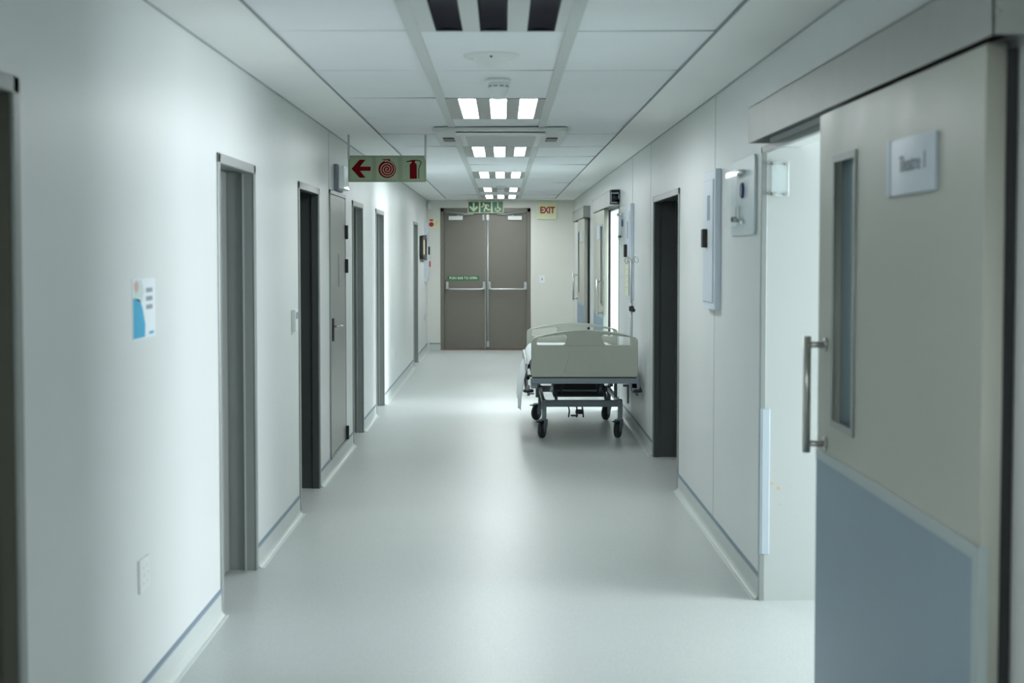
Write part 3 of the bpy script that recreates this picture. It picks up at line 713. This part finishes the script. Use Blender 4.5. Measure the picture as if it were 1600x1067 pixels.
bm = B(); box(bm, -1.252, -1.222, YE-0.043, YE-0.038, 1.43, 1.47, 0.001, 1); obj('glass_pane', bm, mat('call_point_glass', (0.3, 0.1, 0.1), 0.2), t)
bm = B(); box(bm, -1.262, -1.195, YE-0.07, YE, 2.365, 2.48, 0.008, 2); o = tag(obj('alarm_sounder', bm, 'white'), 'small white box high in the far corner near the ceiling', 'alarm sounder')

# ------------------------------------------------------------ left wall fittings
t = thing('poster', (XL, 4.835, 1.335), 'small landscape hygiene poster with blue clothed figure on the pale wall', 'poster')
bm = B(); box(bm, XL, XL+0.003, 4.685, 4.99, 1.330, 1.542); obj('sheet', bm, 'paper', t)
def lflat(pts, x, m, name, par, label=None):
    bm = curve_bm([pts], 0.0006); place(bm, on_left((x, 0, 0))); return obj(name, bm, m, par, label)
pic = lflat([(4.690, 1.335), (4.840, 1.335), (4.845, 1.38), (4.81, 1.44), (4.77, 1.47), (4.69, 1.475)], XL+0.0035, 'cyan', 'blue_gown_print', t, 'blue clothing printed on the poster')
lflat([(4.70, 1.475), (4.80, 1.455), (4.83, 1.50), (4.80, 1.538), (4.72, 1.538)], XL+0.0035, mat('poster_pale_print', (0.55, 0.66, 0.66), 0.5), 'cap_print', t)
lflat([(4.73+0.028*math.cos(a*PI/8), 1.515+0.02*math.sin(a*PI/8)) for a in range(16)], XL+0.0042, 'skin', 'face_print', t)
for k, zz in enumerate((1.500, 1.470, 1.440)):
    bm = text_bm(('HAND', 'CARE', 'SAFE')[k], 0.030, 0.0006, 1.0, 0.0008) if False else B()
    if not bm.verts:
        for q in range(3): box(bm, XL+0.003, XL+0.0042, 4.862+q*0.03, 4.885+q*0.03, zz-0.008, zz+0.008)
    obj('print_line', bm, 'grey_print', t)
bm = B(); box(bm, XL+0.003, XL+0.0042, 4.90, 4.96, 1.342, 1.352); obj('footer_print', bm, 'cyan', t)
def socket(y, z, label, w=0.13, h=0.115):
    t = thing('power_socket', (XL, y, z-h/2), label, 'socket')
    bm = B(); box(bm, XL, XL+0.010, y-w/2, y+w/2, z-h/2, z+h/2, 0.003, 2); obj('plate', bm, 'white', t)
    hm = mat('socket_hole', (0.45, 0.49, 0.49), 0.5)
    for dy in (-0.025, 0.025):
        for dz in (-0.028, 0.0, 0.028):
            bm = B(); lathe(bm, [(0.004, 0), (0.004, 0.001)], (XL+0.010, y+dy+(0.01 if dz == 0 else 0), z+dz), 'x', 8); obj('pin_hole', bm, hm, t)
    t['group'] = 'power sockets on the poster wall'
socket(4.785, 0.50, 'white power socket low on the wall near the poster')
socket(16.2, 0.43, 'white power socket low in the bright stretch of wall', 0.1, 0.1)
socket(22.2, 0.60, 'tiny white power socket near the end wall corner', 0.1, 0.1)
t = thing('wall_control', (XL, 8.25, 1.16), 'small white room control unit beside the open dark doorway', 'wall control')
bm = B(); box(bm, XL, XL+0.028, 8.21, 8.30, 1.162, 1.292, 0.006, 3); obj('housing', bm, 'white', t)
bm = B(); box(bm, XL+0.0275, XL+0.030, 8.225, 8.285, 1.235, 1.275, 0.001, 1); obj('display', bm, 'strip', t, 'grey-blue display')
# wall lantern over the service door
t = thing('emergency_light', (XL, 10.5, 2.1), 'slim emergency wall light with clear cover above the flush service door', 'emergency light')
bm = B(); box(bm, XL, XL+0.030, 10.33, 10.68, 2.105, 2.305, 0.004, 2); obj('back_box', bm, mat('lantern_grey', (0.16, 0.18, 0.22), 0.4), t)
bm = B(); box(bm, XL+0.030, XL+0.075, 10.345, 10.665, 2.115, 2.295, 0.010, 3); obj('clear_cover', bm, mat('ribbed_clear_cover', (0.72, 0.77, 0.80), 0.08, spec=0.8, coat=0.6), t)
# dark frame near the end
t = thing('picture_frame', (XL, 21.5, 1.5), 'dark brown wall frame just past the farthest side door', 'picture frame')
bm = curve_bm([[(20.95, 1.555), (22.05, 1.52), (22.05, 1.93), (20.95, 1.90)], [(21.05, 1.62), (21.95, 1.60), (21.95, 1.86), (21.05, 1.84)]], 0.05, 0.005); place(bm, on_left((XL+0.030, 0, 0))); obj('frame', bm, 'brown', t)
bm = B(); box(bm, XL, XL+0.028, 21.0, 22.0, 1.59, 1.88); obj('backing', bm, 'cream', t)

# cabinets
def cabinet(side, y0, y1, z0, z1, label, group=None):
    """white distribution cabinet with cable cover strips, slot window and black handle; side +1: on the right wall"""
    X = XR if side > 0 else XL; s = -side
    t = thing('electrical_cabinet', (X, (y0+y1)/2, z0), label, 'electrical cabinet', 'white electrical cabinets')
    def bx(x0, x1, *a): bm = B(); xs = sorted((X+s*x0, X+s*x1)); return box(bm, xs[0], xs[1], *a)
    obj('housing', bx(0, 0.035, y0, y1, z0, z1, 0.004, 2), 'cabinet', t)
    w = y1-y0; h = z1-z0
    obj('cover_door', bx(0.034, 0.042, y0+0.05, y1-0.02, z0+0.05*h, z1-0.07*h, 0.003, 1), 'cabinet', t)
    ym = (y0+y1)/2
    obj('slot_window', bx(0.041, 0.0435, ym-0.07, ym+0.03, z1-0.36*h, z1-0.18*h, 0.001, 1), 'grey_print', t, 'grey slot window')
    obj('latch_handle', bx(0.041, 0.070, ym+0.02, ym+0.085, z1-0.555*h, z1-0.42*h, 0.006, 2), 'black', t, 'black latch handle')
    obj('warning_strip', bx(0.041, 0.0432, ym-0.06, ym-0.02, z1-0.53*h, z1-0.43*h), 'yellowpaper', t)
    return t
cabinet(1, 7.55, 7.98, 1.315, 2.10, 'tall white electrical cabinet with black latch beside the wide dark doorway')
cabinet(1, 12.55, 13.0, 1.20, 2.09, 'white electrical cabinet with black latch behind the drip pole')
cabinet(-1, 22.25, 22.95, 1.17, 2.16, 'narrow looking white electrical cabinet at the corner with the end wall')
def valve_box(y0, y1, z0, z1, label):
    t = thing('valve_box', (XR, (y0+y1)/2, z0), label, 'valve box', 'medical gas valve boxes')
    w = y1-y0; h = z1-z0; ym = (y0+y1)/2
    bm = curve_bm([rounded(w, h, 0.03)], 0.014, 0.003); place(bm, on_right((XR-0.007, ym, (z0+z1)/2))); obj('backplate', bm, mat('valve_box_grey', (0.50, 0.57, 0.60), 0.3), t)
    bm = B(); box(bm, XR-0.045, XR-0.041, ym-0.02, y1-0.03, z0+0.12*h, z1-0.16*h, 0.001, 1); obj('clear_cover', bm, 'acrylic', t)
    bm = B(); box(bm, XR-0.046, XR-0.013, ym-0.02, y1-0.03, z1-0.17*h, z1-0.155*h); box(bm, XR-0.046, XR-0.042, ym-0.02, y1-0.03, z1-0.22*h, z1-0.16*h); obj('cover_rim', bm, 'glintplate', t, 'bright metal cover rim')  # polished strip added to draw the glint on the clear cover
    bm = B(); lathe(bm, [(0.012, 0), (0.012, -0.03), (0.008, -0.035)], (XR-0.012, ym-0.06, z1-0.185*h), 'x', 14); obj('screw', bm, 'glintplate', t); bm = B(); lathe(bm, [(0.008, 0), (0.008, -0.02)], (XR-0.012, ym-0.05, z0+0.17*h), 'x', 14); obj('screw', bm, 'glintplate', t)
    bm = B(); lathe(bm, [(0.038, 0), (0.040, -0.006), (0.034, -0.012)], (XR-0.014, ym-0.02, z1-0.42*h), 'x', 24); obj('blue_knob', bm, 'blue', t, 'blue round knob')
    bm = B(); box(bm, XR-0.020, XR-0.013, ym+0.07, ym+0.17, z0+0.22*h, z0+0.38*h, 0.001, 1); g = obj('gauge_strip', bm, 'white', t)
    for k in range(4):
        bm = B(); lathe(bm, [(0.007, 0), (0.007, -0.003)], (XR-0.020, ym+0.14, z0+(0.265+0.032*k)*h), 'x', 10); obj('indicator_dot', bm, 'pinkred', g)
    bm = B(); lathe(bm, [(0.014, 0), (0.014, -0.03), (0.010, -0.034)], (XR-0.013, ym+0.13, z0+0.215*h), 'x', 16); obj('black_knob', bm, 'black', t)
    return t
valve_box(6.49, 7.15, 1.72, 2.105, 'grey medical gas valve box with blue knob beside the nearest sliding door')
valve_box(13.25, 13.95, 1.72, 2.09, 'grey medical gas valve box beside the middle sliding door opening')
t = thing('wall_notice', (XR-0.045, 12.78, 1.235), 'yellowed paper notice taped to the white cabinet behind the drip pole', 'notice')
bm = B(); box(bm, XR-0.046, XR-0.0435, 12.60, 12.95, 1.235, 1.575); obj('sheet', bm, 'yellowpaper', t)
for k in range(5):
    bm = B(); box(bm, XR-0.0470, XR-0.0458, 12.66, 12.90-0.04*(k % 2), 1.53-k*0.055, 1.538-k*0.055); obj('print_line', bm, mat('faded_print', (0.45, 0.47, 0.34), 0.6) if k else 'grey_print', t)

# ------------------------------------------------------------ hospital bed
bed = thing('hospital_bed', (0.70, 12.6, 0), 'hospital bed with grey-green end boards parked along the wall before exit door', 'hospital bed')
BX0, BX1 = 0.244, 1.155; BC = (BX0+BX1)/2
def board(y, ztop, zcor, zbot, name):
    W = BX1-BX0
    out = []; n = 24; r = 0.045
    out += [(BX0+0.012, zbot), (BX1-0.012, zbot), (BX1, zbot+0.02)]
    # top: corner radius, shallow arch
    right = [(BX1, zcor-r)] + [(BX1-r+r*math.cos(a*PI/2/6), zcor-r+r*math.sin(a*PI/2/6)) for a in range(1, 6)]
    arch = [(BC + (W/2-r)*math.cos(PI*i/n) if False else BC+(W/2-r)*(1-2*i/n), zcor + (ztop-zcor)*(1-(1-2*i/n)**2)) for i in range(n+1)]
    left = [(2*BC-x, z) for x, z in reversed(right)]
    out += right + arch + left + [(BX0, zbot+0.02)]
    dz = ztop-0.983
    h1 = []
    for a, b, c in (((0.293, 0.866), (0.293, 0.912), (0.306, 0.918)), ((0.530, 0.942), (0.555, 0.938), (0.551, 0.918)), ((0.533, 0.866), (0.525, 0.853), (0.510, 0.853)), ((0.31, 0.853), (0.293, 0.853), (0.293, 0.866))):
        h1 += [tuple(p)[:2] for p in arc((*a, 0), (*b, 0), (*c, 0), 4)]
    h1 = [(x, z+dz) for x, z in h1]; h2 = [(2*BC-x, z) for x, z in h1]
    bm = curve_bm([out, h1, h2], 0.036, 0.009); place(bm, basis((1, 0, 0), (0, 0, 1), (0, -1, 0), (0, y, 0)))
    o = obj(name, bm, 'bedplastic', bed)
    for p in o.data.polygons: p.use_smooth = False
    return o
fb = board(11.60, 0.983, 0.922, 0.578, 'footboard')
# pressed panel and ridge on the footboard
def ztr(pts, depth, y, m, name, par, bev=0.0015):
    bm = curve_bm([pts], depth, bev); place(bm, basis((1, 0, 0), (0, 0, 1), (0, -1, 0), (0, y, 0))); return obj(name, bm, m, par)
ztr([(0.523, 0.618), (0.876, 0.618), (0.822, 0.798), (0.578, 0.798)], 0.006, 11.581, 'bedplastic', 'pressed_panel', fb, 0.002)
bm = B(); box(bm, 0.50, 0.90, 11.578, 11.583, 0.846, 0.852, 0.002, 1); obj('ridge', bm, 'bedplastic', fb)
hb = board(13.62, 0.940, 0.882, 0.56, 'headboard')
# upper frame
def ubar(bm, *a, bev=0.004): return box(bm, *a, bev, 2)
bm = B(); ubar(bm, 0.240, 1.165, 11.585, 11.635, 0.522, 0.568); obj('end_rail', bm, 'bedmetal', bed)
bm = B(); box(bm, 0.255, 1.145, 11.59, 11.63, 0.568, 0.579); obj('rubber_strip', bm, 'rubber', bed)
bm = B(); ubar(bm, 0.240, 1.165, 13.60, 13.65, 0.52, 0.566); obj('end_rail', bm, 'bedmetal', bed)
for x in (0.262, 1.103):
    bm = B(); ubar(bm, x, x+0.035, 11.63, 13.6, 0.525, 0.565); obj('side_rail', bm, 'bedmetal', bed)
for x in (0.243, 1.095):
    bm = B(); ubar(bm, x, x+0.055, 11.59, 11.64, 0.480, 0.525); obj('corner_bracket', bm, 'bedmetal', bed)
bm = B(); ubar(bm, 1.10, 1.17, 11.59, 11.66, 0.455, 0.56); obj('corner_bracket', bm, 'bedmetal', bed)
for x, s in ((0.222, -1), (1.150, 1)):
    bm = B(); lathe(bm, [(0.040, 0), (0.046, 0.006), (0.046, 0.018), (0.040, 0.024)], (x, 11.62, 0.447), 'z', 20); bw = obj('bumper_wheel', bm, 'rubber', bed)
    bm = B(); lathe(bm, [(0.012, -0.03), (0.012, 0.06)], (x, 11.62, 0.447), 'z', 12); box(bm, min(x, BC+s*0.43), max(x, BC+s*0.43), 11.61, 11.63, 0.428, 0.440); obj('bumper_axle', bm, 'bedmetal', bw)
bm = B(); box(bm, 1.066, 1.080, 11.60, 11.63, 0.35, 0.50, 0.004, 1); box(bm, 1.03, 1.08, 11.60, 11.62, 0.495, 0.512); obj('release_lever', bm, 'beddark', bed)
# mattress deck and mattress
bm = B(); box(bm, 0.275, 1.095, 11.64, 13.58, 0.565, 0.60, 0.004, 1); obj('deck', bm, 'beddark', bed)
bm = B(); box(bm, 0.262, 1.100, 11.64, 13.58, 0.60, 0.735, 0.035, 4); obj('mattress', bm, mat('mattress_cover', (0.62, 0.67, 0.70), 0.6), bed, smooth=False)
# lower frame
bm = B(); ubar(bm, 0.352, 1.058, 12.005, 12.055, 0.277, 0.336); obj('cross_bar', bm, 'bedmetal', bed)
bm = B(); ubar(bm, 0.352, 1.058, 13.31, 13.36, 0.277, 0.336); obj('cross_bar', bm, 'bedmetal', bed)
for x in (0.350, 1.022):
    bm = B(); ubar(bm, x, x+0.038, 11.99, 12.07, 0.158, 0.342); obj('leg', bm, 'bedmetal', bed)
    bm = B(); ubar(bm, x, x+0.038, 13.29, 13.37, 0.158, 0.342); obj('leg', bm, 'bedmetal', bed)
    bm = B(); ubar(bm, x+0.004, x+0.034, 12.06, 13.31, 0.285, 0.325); obj('long_bar', bm, 'bedmetal', bed)
# lifting columns and linkage
for x in (0.300, 1.010):
    for y in (12.30, 13.30):
        bm = B(); ubar(bm, x, x+0.032, y, y+0.04, 0.33, 0.53) if y < 13 else ubar(bm, x+0.04, x+0.072, y, y+0.04, 0.33, 0.53); obj('lift_post', bm, 'bedmetal', bed)
for x in (0.46, 0.905):
    bm = B(); tube(bm, [(x, 12.10, 0.50), (x, 12.9, 0.33)], 0.014, 10); tube(bm, [(x+0.02, 12.9, 0.50), (x+0.02, 12.15, 0.33)], 0.014, 10); obj('scissor_arm', bm, 'bedmetal', bed)
bm = B(); box(bm, 0.47, 0.92, 12.75, 12.95, 0.355, 0.455, 0.01, 2); obj('drive_box', bm, 'beddark', bed)
bm = B(); box(bm, 0.34, 1.05, 13.0, 13.04, 0.415, 0.465, 0.004, 1); obj('lift_bar', bm, 'beddark', bed)
bm = B(); box(bm, 0.46, 0.94, 12.3, 12.55, 0.335, 0.36, 0.006, 2); obj('tray', bm, 'beddark', bed)
for x in (0.535, 0.87):
    bm = B(); lathe(bm, [(0.026, 0), (0.030, 0.01), (0.030, 0.05), (0.022, 0.06)], (x, 12.35, 0.455), 'y', 16); ubar(bm, x-0.012, x+0.012, 12.36, 12.40, 0.36, 0.53, bev=0.002); obj('pivot', bm, 'beddark', bed)
# foot pedals under the cross bar
for k, x in enumerate((0.585, 0.655, 0.705)):
    bm = B(); tube(bm, [(x, 12.03, 0.275), (x+0.006, 12.0, 0.24), (x-0.004 if k < 2 else x+0.006, 11.95, 0.195)], 0.007, 8)
    if k == 1: box(bm, 0.60, 0.665, 11.94, 11.97, 0.20, 0.214, 0.003, 1)
    if k == 2: lathe(bm, [(0.018, -0.03), (0.022, -0.02), (0.022, 0.03), (0.018, 0.04)], (x-0.03, 12.0, 0.235), 'x', 14)
    obj('foot_pedal', bm, 'beddark', bed)
# casters
def caster(x, y, ang, name='caster'):
    R = Matrix.Translation((x, y, 0)) @ Matrix.Rotation(ang, 4, 'Z')
    bm = B(); lathe(bm, [(0.052, -0.018), (0.068, -0.017), (0.074, -0.008), (0.074, 0.008), (0.068, 0.017), (0.052, 0.018)], (0, -0.03, 0.076), 'x', 32); place(bm, R); w = obj('caster', bm, 'rubber', bed)
    bm = B(); lathe(bm, [(0.020, -0.024), (0.050, -0.020), (0.050, 0.020), (0.020, 0.024)], (0, -0.03, 0.076), 'x', 24); place(bm, R); obj('hub', bm, 'beddark', w)
    bm = B()
    for s in (-1, 1):
        q = curve_bm([[(-0.055, 0.062), (-0.005, 0.062), (0.035, 0.12), (0.035, 0.160), (-0.045, 0.160), (-0.060, 0.12)]], 0.005, 0.001)
        merge(bm, place(q, basis((0, 1, 0), (0, 0, 1), (1, 0, 0), (s*0.027, 0, 0))))
    box(bm, -0.03, 0.03, -0.045, 0.035, 0.152, 0.166, 0.003, 1); place(bm, R); obj('fork', bm, 'bedmetal', w)
    bm = B(); box(bm, -0.022, 0.022, -0.12, -0.03, 0.150, 0.160, 0.003, 1); place(bm, R); obj('brake_pedal', bm, 'beddark', w)
caster(0.362, 12.03, math.radians(-22)); caster(1.032, 12.03, math.radians(-24)); caster(0.350, 13.33, math.radians(-35)); caster(1.028, 13.33, math.radians(-30))
# folded side rail on the open side, with knobs
bm = B()
tube(bm, [(0.215, 11.9, 0.42), (0.205, 11.9, 0.66), (0.205, 12.0, 0.70), (0.205, 13.1, 0.70), (0.205, 13.2, 0.66), (0.215, 13.2, 0.42)], 0.011, 10); tube(bm, [(0.209, 11.9, 0.56), (0.209, 13.2, 0.56)], 0.009, 10); tube(bm, [(0.215, 11.9, 0.42), (0.215, 13.2, 0.42)], 0.010, 10)
for y in (12.2, 12.55, 12.9): tube(bm, [(0.21, y, 0.42), (0.206, y, 0.70)], 0.008, 8)
for y in (12.1, 13.0): tube(bm, [(0.213, y, 0.54), (0.265, y, 0.545)], 0.012, 8)
gr = obj('guard_rail', bm, 'silver', bed, 'folded silver side guard rail')
for (y, z) in ((11.89, 0.655), (11.9, 0.545)):
    bm = B(); lathe(bm, [(0.010, 0), (0.016, -0.006), (0.016, -0.022), (0.008, -0.028)], (0.225, y, z), 'y', 14); obj('knob', bm, 'black', gr)
bm = B()
tube(bm, [(1.172, 11.80, 0.50), (1.165, 11.9, 0.62), (1.165, 13.1, 0.62), (1.170, 13.2, 0.45)], 0.010, 10); tube(bm, [(1.180, 11.70, 0.46), (1.170, 11.82, 0.52), (1.150, 11.9, 0.56)], 0.010, 10)
tube(bm, [(1.185, 11.66, 0.47), (1.145, 11.62, 0.565)], 0.008, 8)
obj('guard_rail', bm, 'silver', bed)
# white sheet lying on the mattress and hanging down the open side (a thing of its own)
bm = B()
NY, prof = 30, [(1.05, 0.744), (0.80, 0.746), (0.55, 0.747), (0.35, 0.746), (0.285, 0.744), (0.256, 0.728), (0.238, 0.70), (0.221, 0.65), (0.200, 0.58), (0.181, 0.50), (0.167, 0.42), (0.160, 0.34), (0.157, 0.262)]
grid = []
for j in range(NY+1):
    y = 11.78 + (13.50-11.78)*j/NY; row = []
    for i, (x, z) in enumerate(prof):
        k = max(0, (i-5)/7); wv = math.sin(j*0.9)*0.012*k + math.sin(j*2.1+1)*0.006*k
        zz = z + (0.004*math.sin(j*0.7+i*1.3) if i < 5 else 0)
        zz += k*0.05*max(0, math.sin(PI*j/NY*1.0+0.4)-0.6)*-0.3
        row.append(bm.verts.new((x + wv - (0.004 if i > 5 else 0), y + 0.01*math.sin(i), zz)))
    grid.append(row)
for j in range(NY):
    for i in range(len(prof)-1):
        bm.faces.new((grid[j][i], grid[j][i+1], grid[j+1][i+1], grid[j+1][i])).smooth = True
sh = tag(obj('bed_sheet', bm, 'sheet'), 'white sheet lying on the bed and hanging down its open side', 'bed sheet')
sm = sh.modifiers.new('solid', 'SOLIDIFY'); sm.thickness = 0.006; sm.offset = 1
ss = sh.modifiers.new('sub', 'SUBSURF'); ss.levels = 1; ss.render_levels = 2
# drip pole standing in the socket at the wall-side foot corner of the bed
PX, PY = 1.122, 11.86
t = thing('drip_stand', (PX, PY, 0.57), 'slim silver drip pole with looped hooks rising from the bed corner by the wall', 'drip stand')
bm = B(); tube(bm, [(PX, PY, 0.568), (PX, PY, 1.2)], 0.0125, 12); obj('outer_tube', bm, 'silver', t)
bm = B(); tube(bm, [(PX, PY, 1.18), (PX, PY, 1.575)], 0.009, 12); obj('inner_tube', bm, 'silver', t)
bm = B(); lathe(bm, [(0.02, -0.02), (0.022, -0.01), (0.022, 0.02), (0.014, 0.026)], (PX, PY, 1.15), 'z', 16); lathe(bm, [(0.010, 0.0), (0.010, -0.02), (0.017, -0.022), (0.017, -0.04)], (PX+0.012, PY-0.018, 1.14), 'y', 12); obj('clamp_knob', bm, 'black', t)
for dx, dy in ((-0.062, -0.02), (0.058, -0.02), (-0.03, 0.05), (0.03, 0.05)):
    u = Vector((dx, dy, 0)); p0 = Vector((PX, PY, 1.568)); Z = Vector((0, 0, 1))
    pts = [p0, p0+u*0.25+Z*0.018, p0+u*0.5+Z*0.034, p0+u*0.78+Z*0.030, p0+u*0.98+Z*0.010, p0+u*0.95-Z*0.012, p0+u*0.68-Z*0.020, p0+u*0.5-Z*0.004]
    bm = B(); tube(bm, pts, 0.0035, 8); obj('hook', bm, 'steel', t)
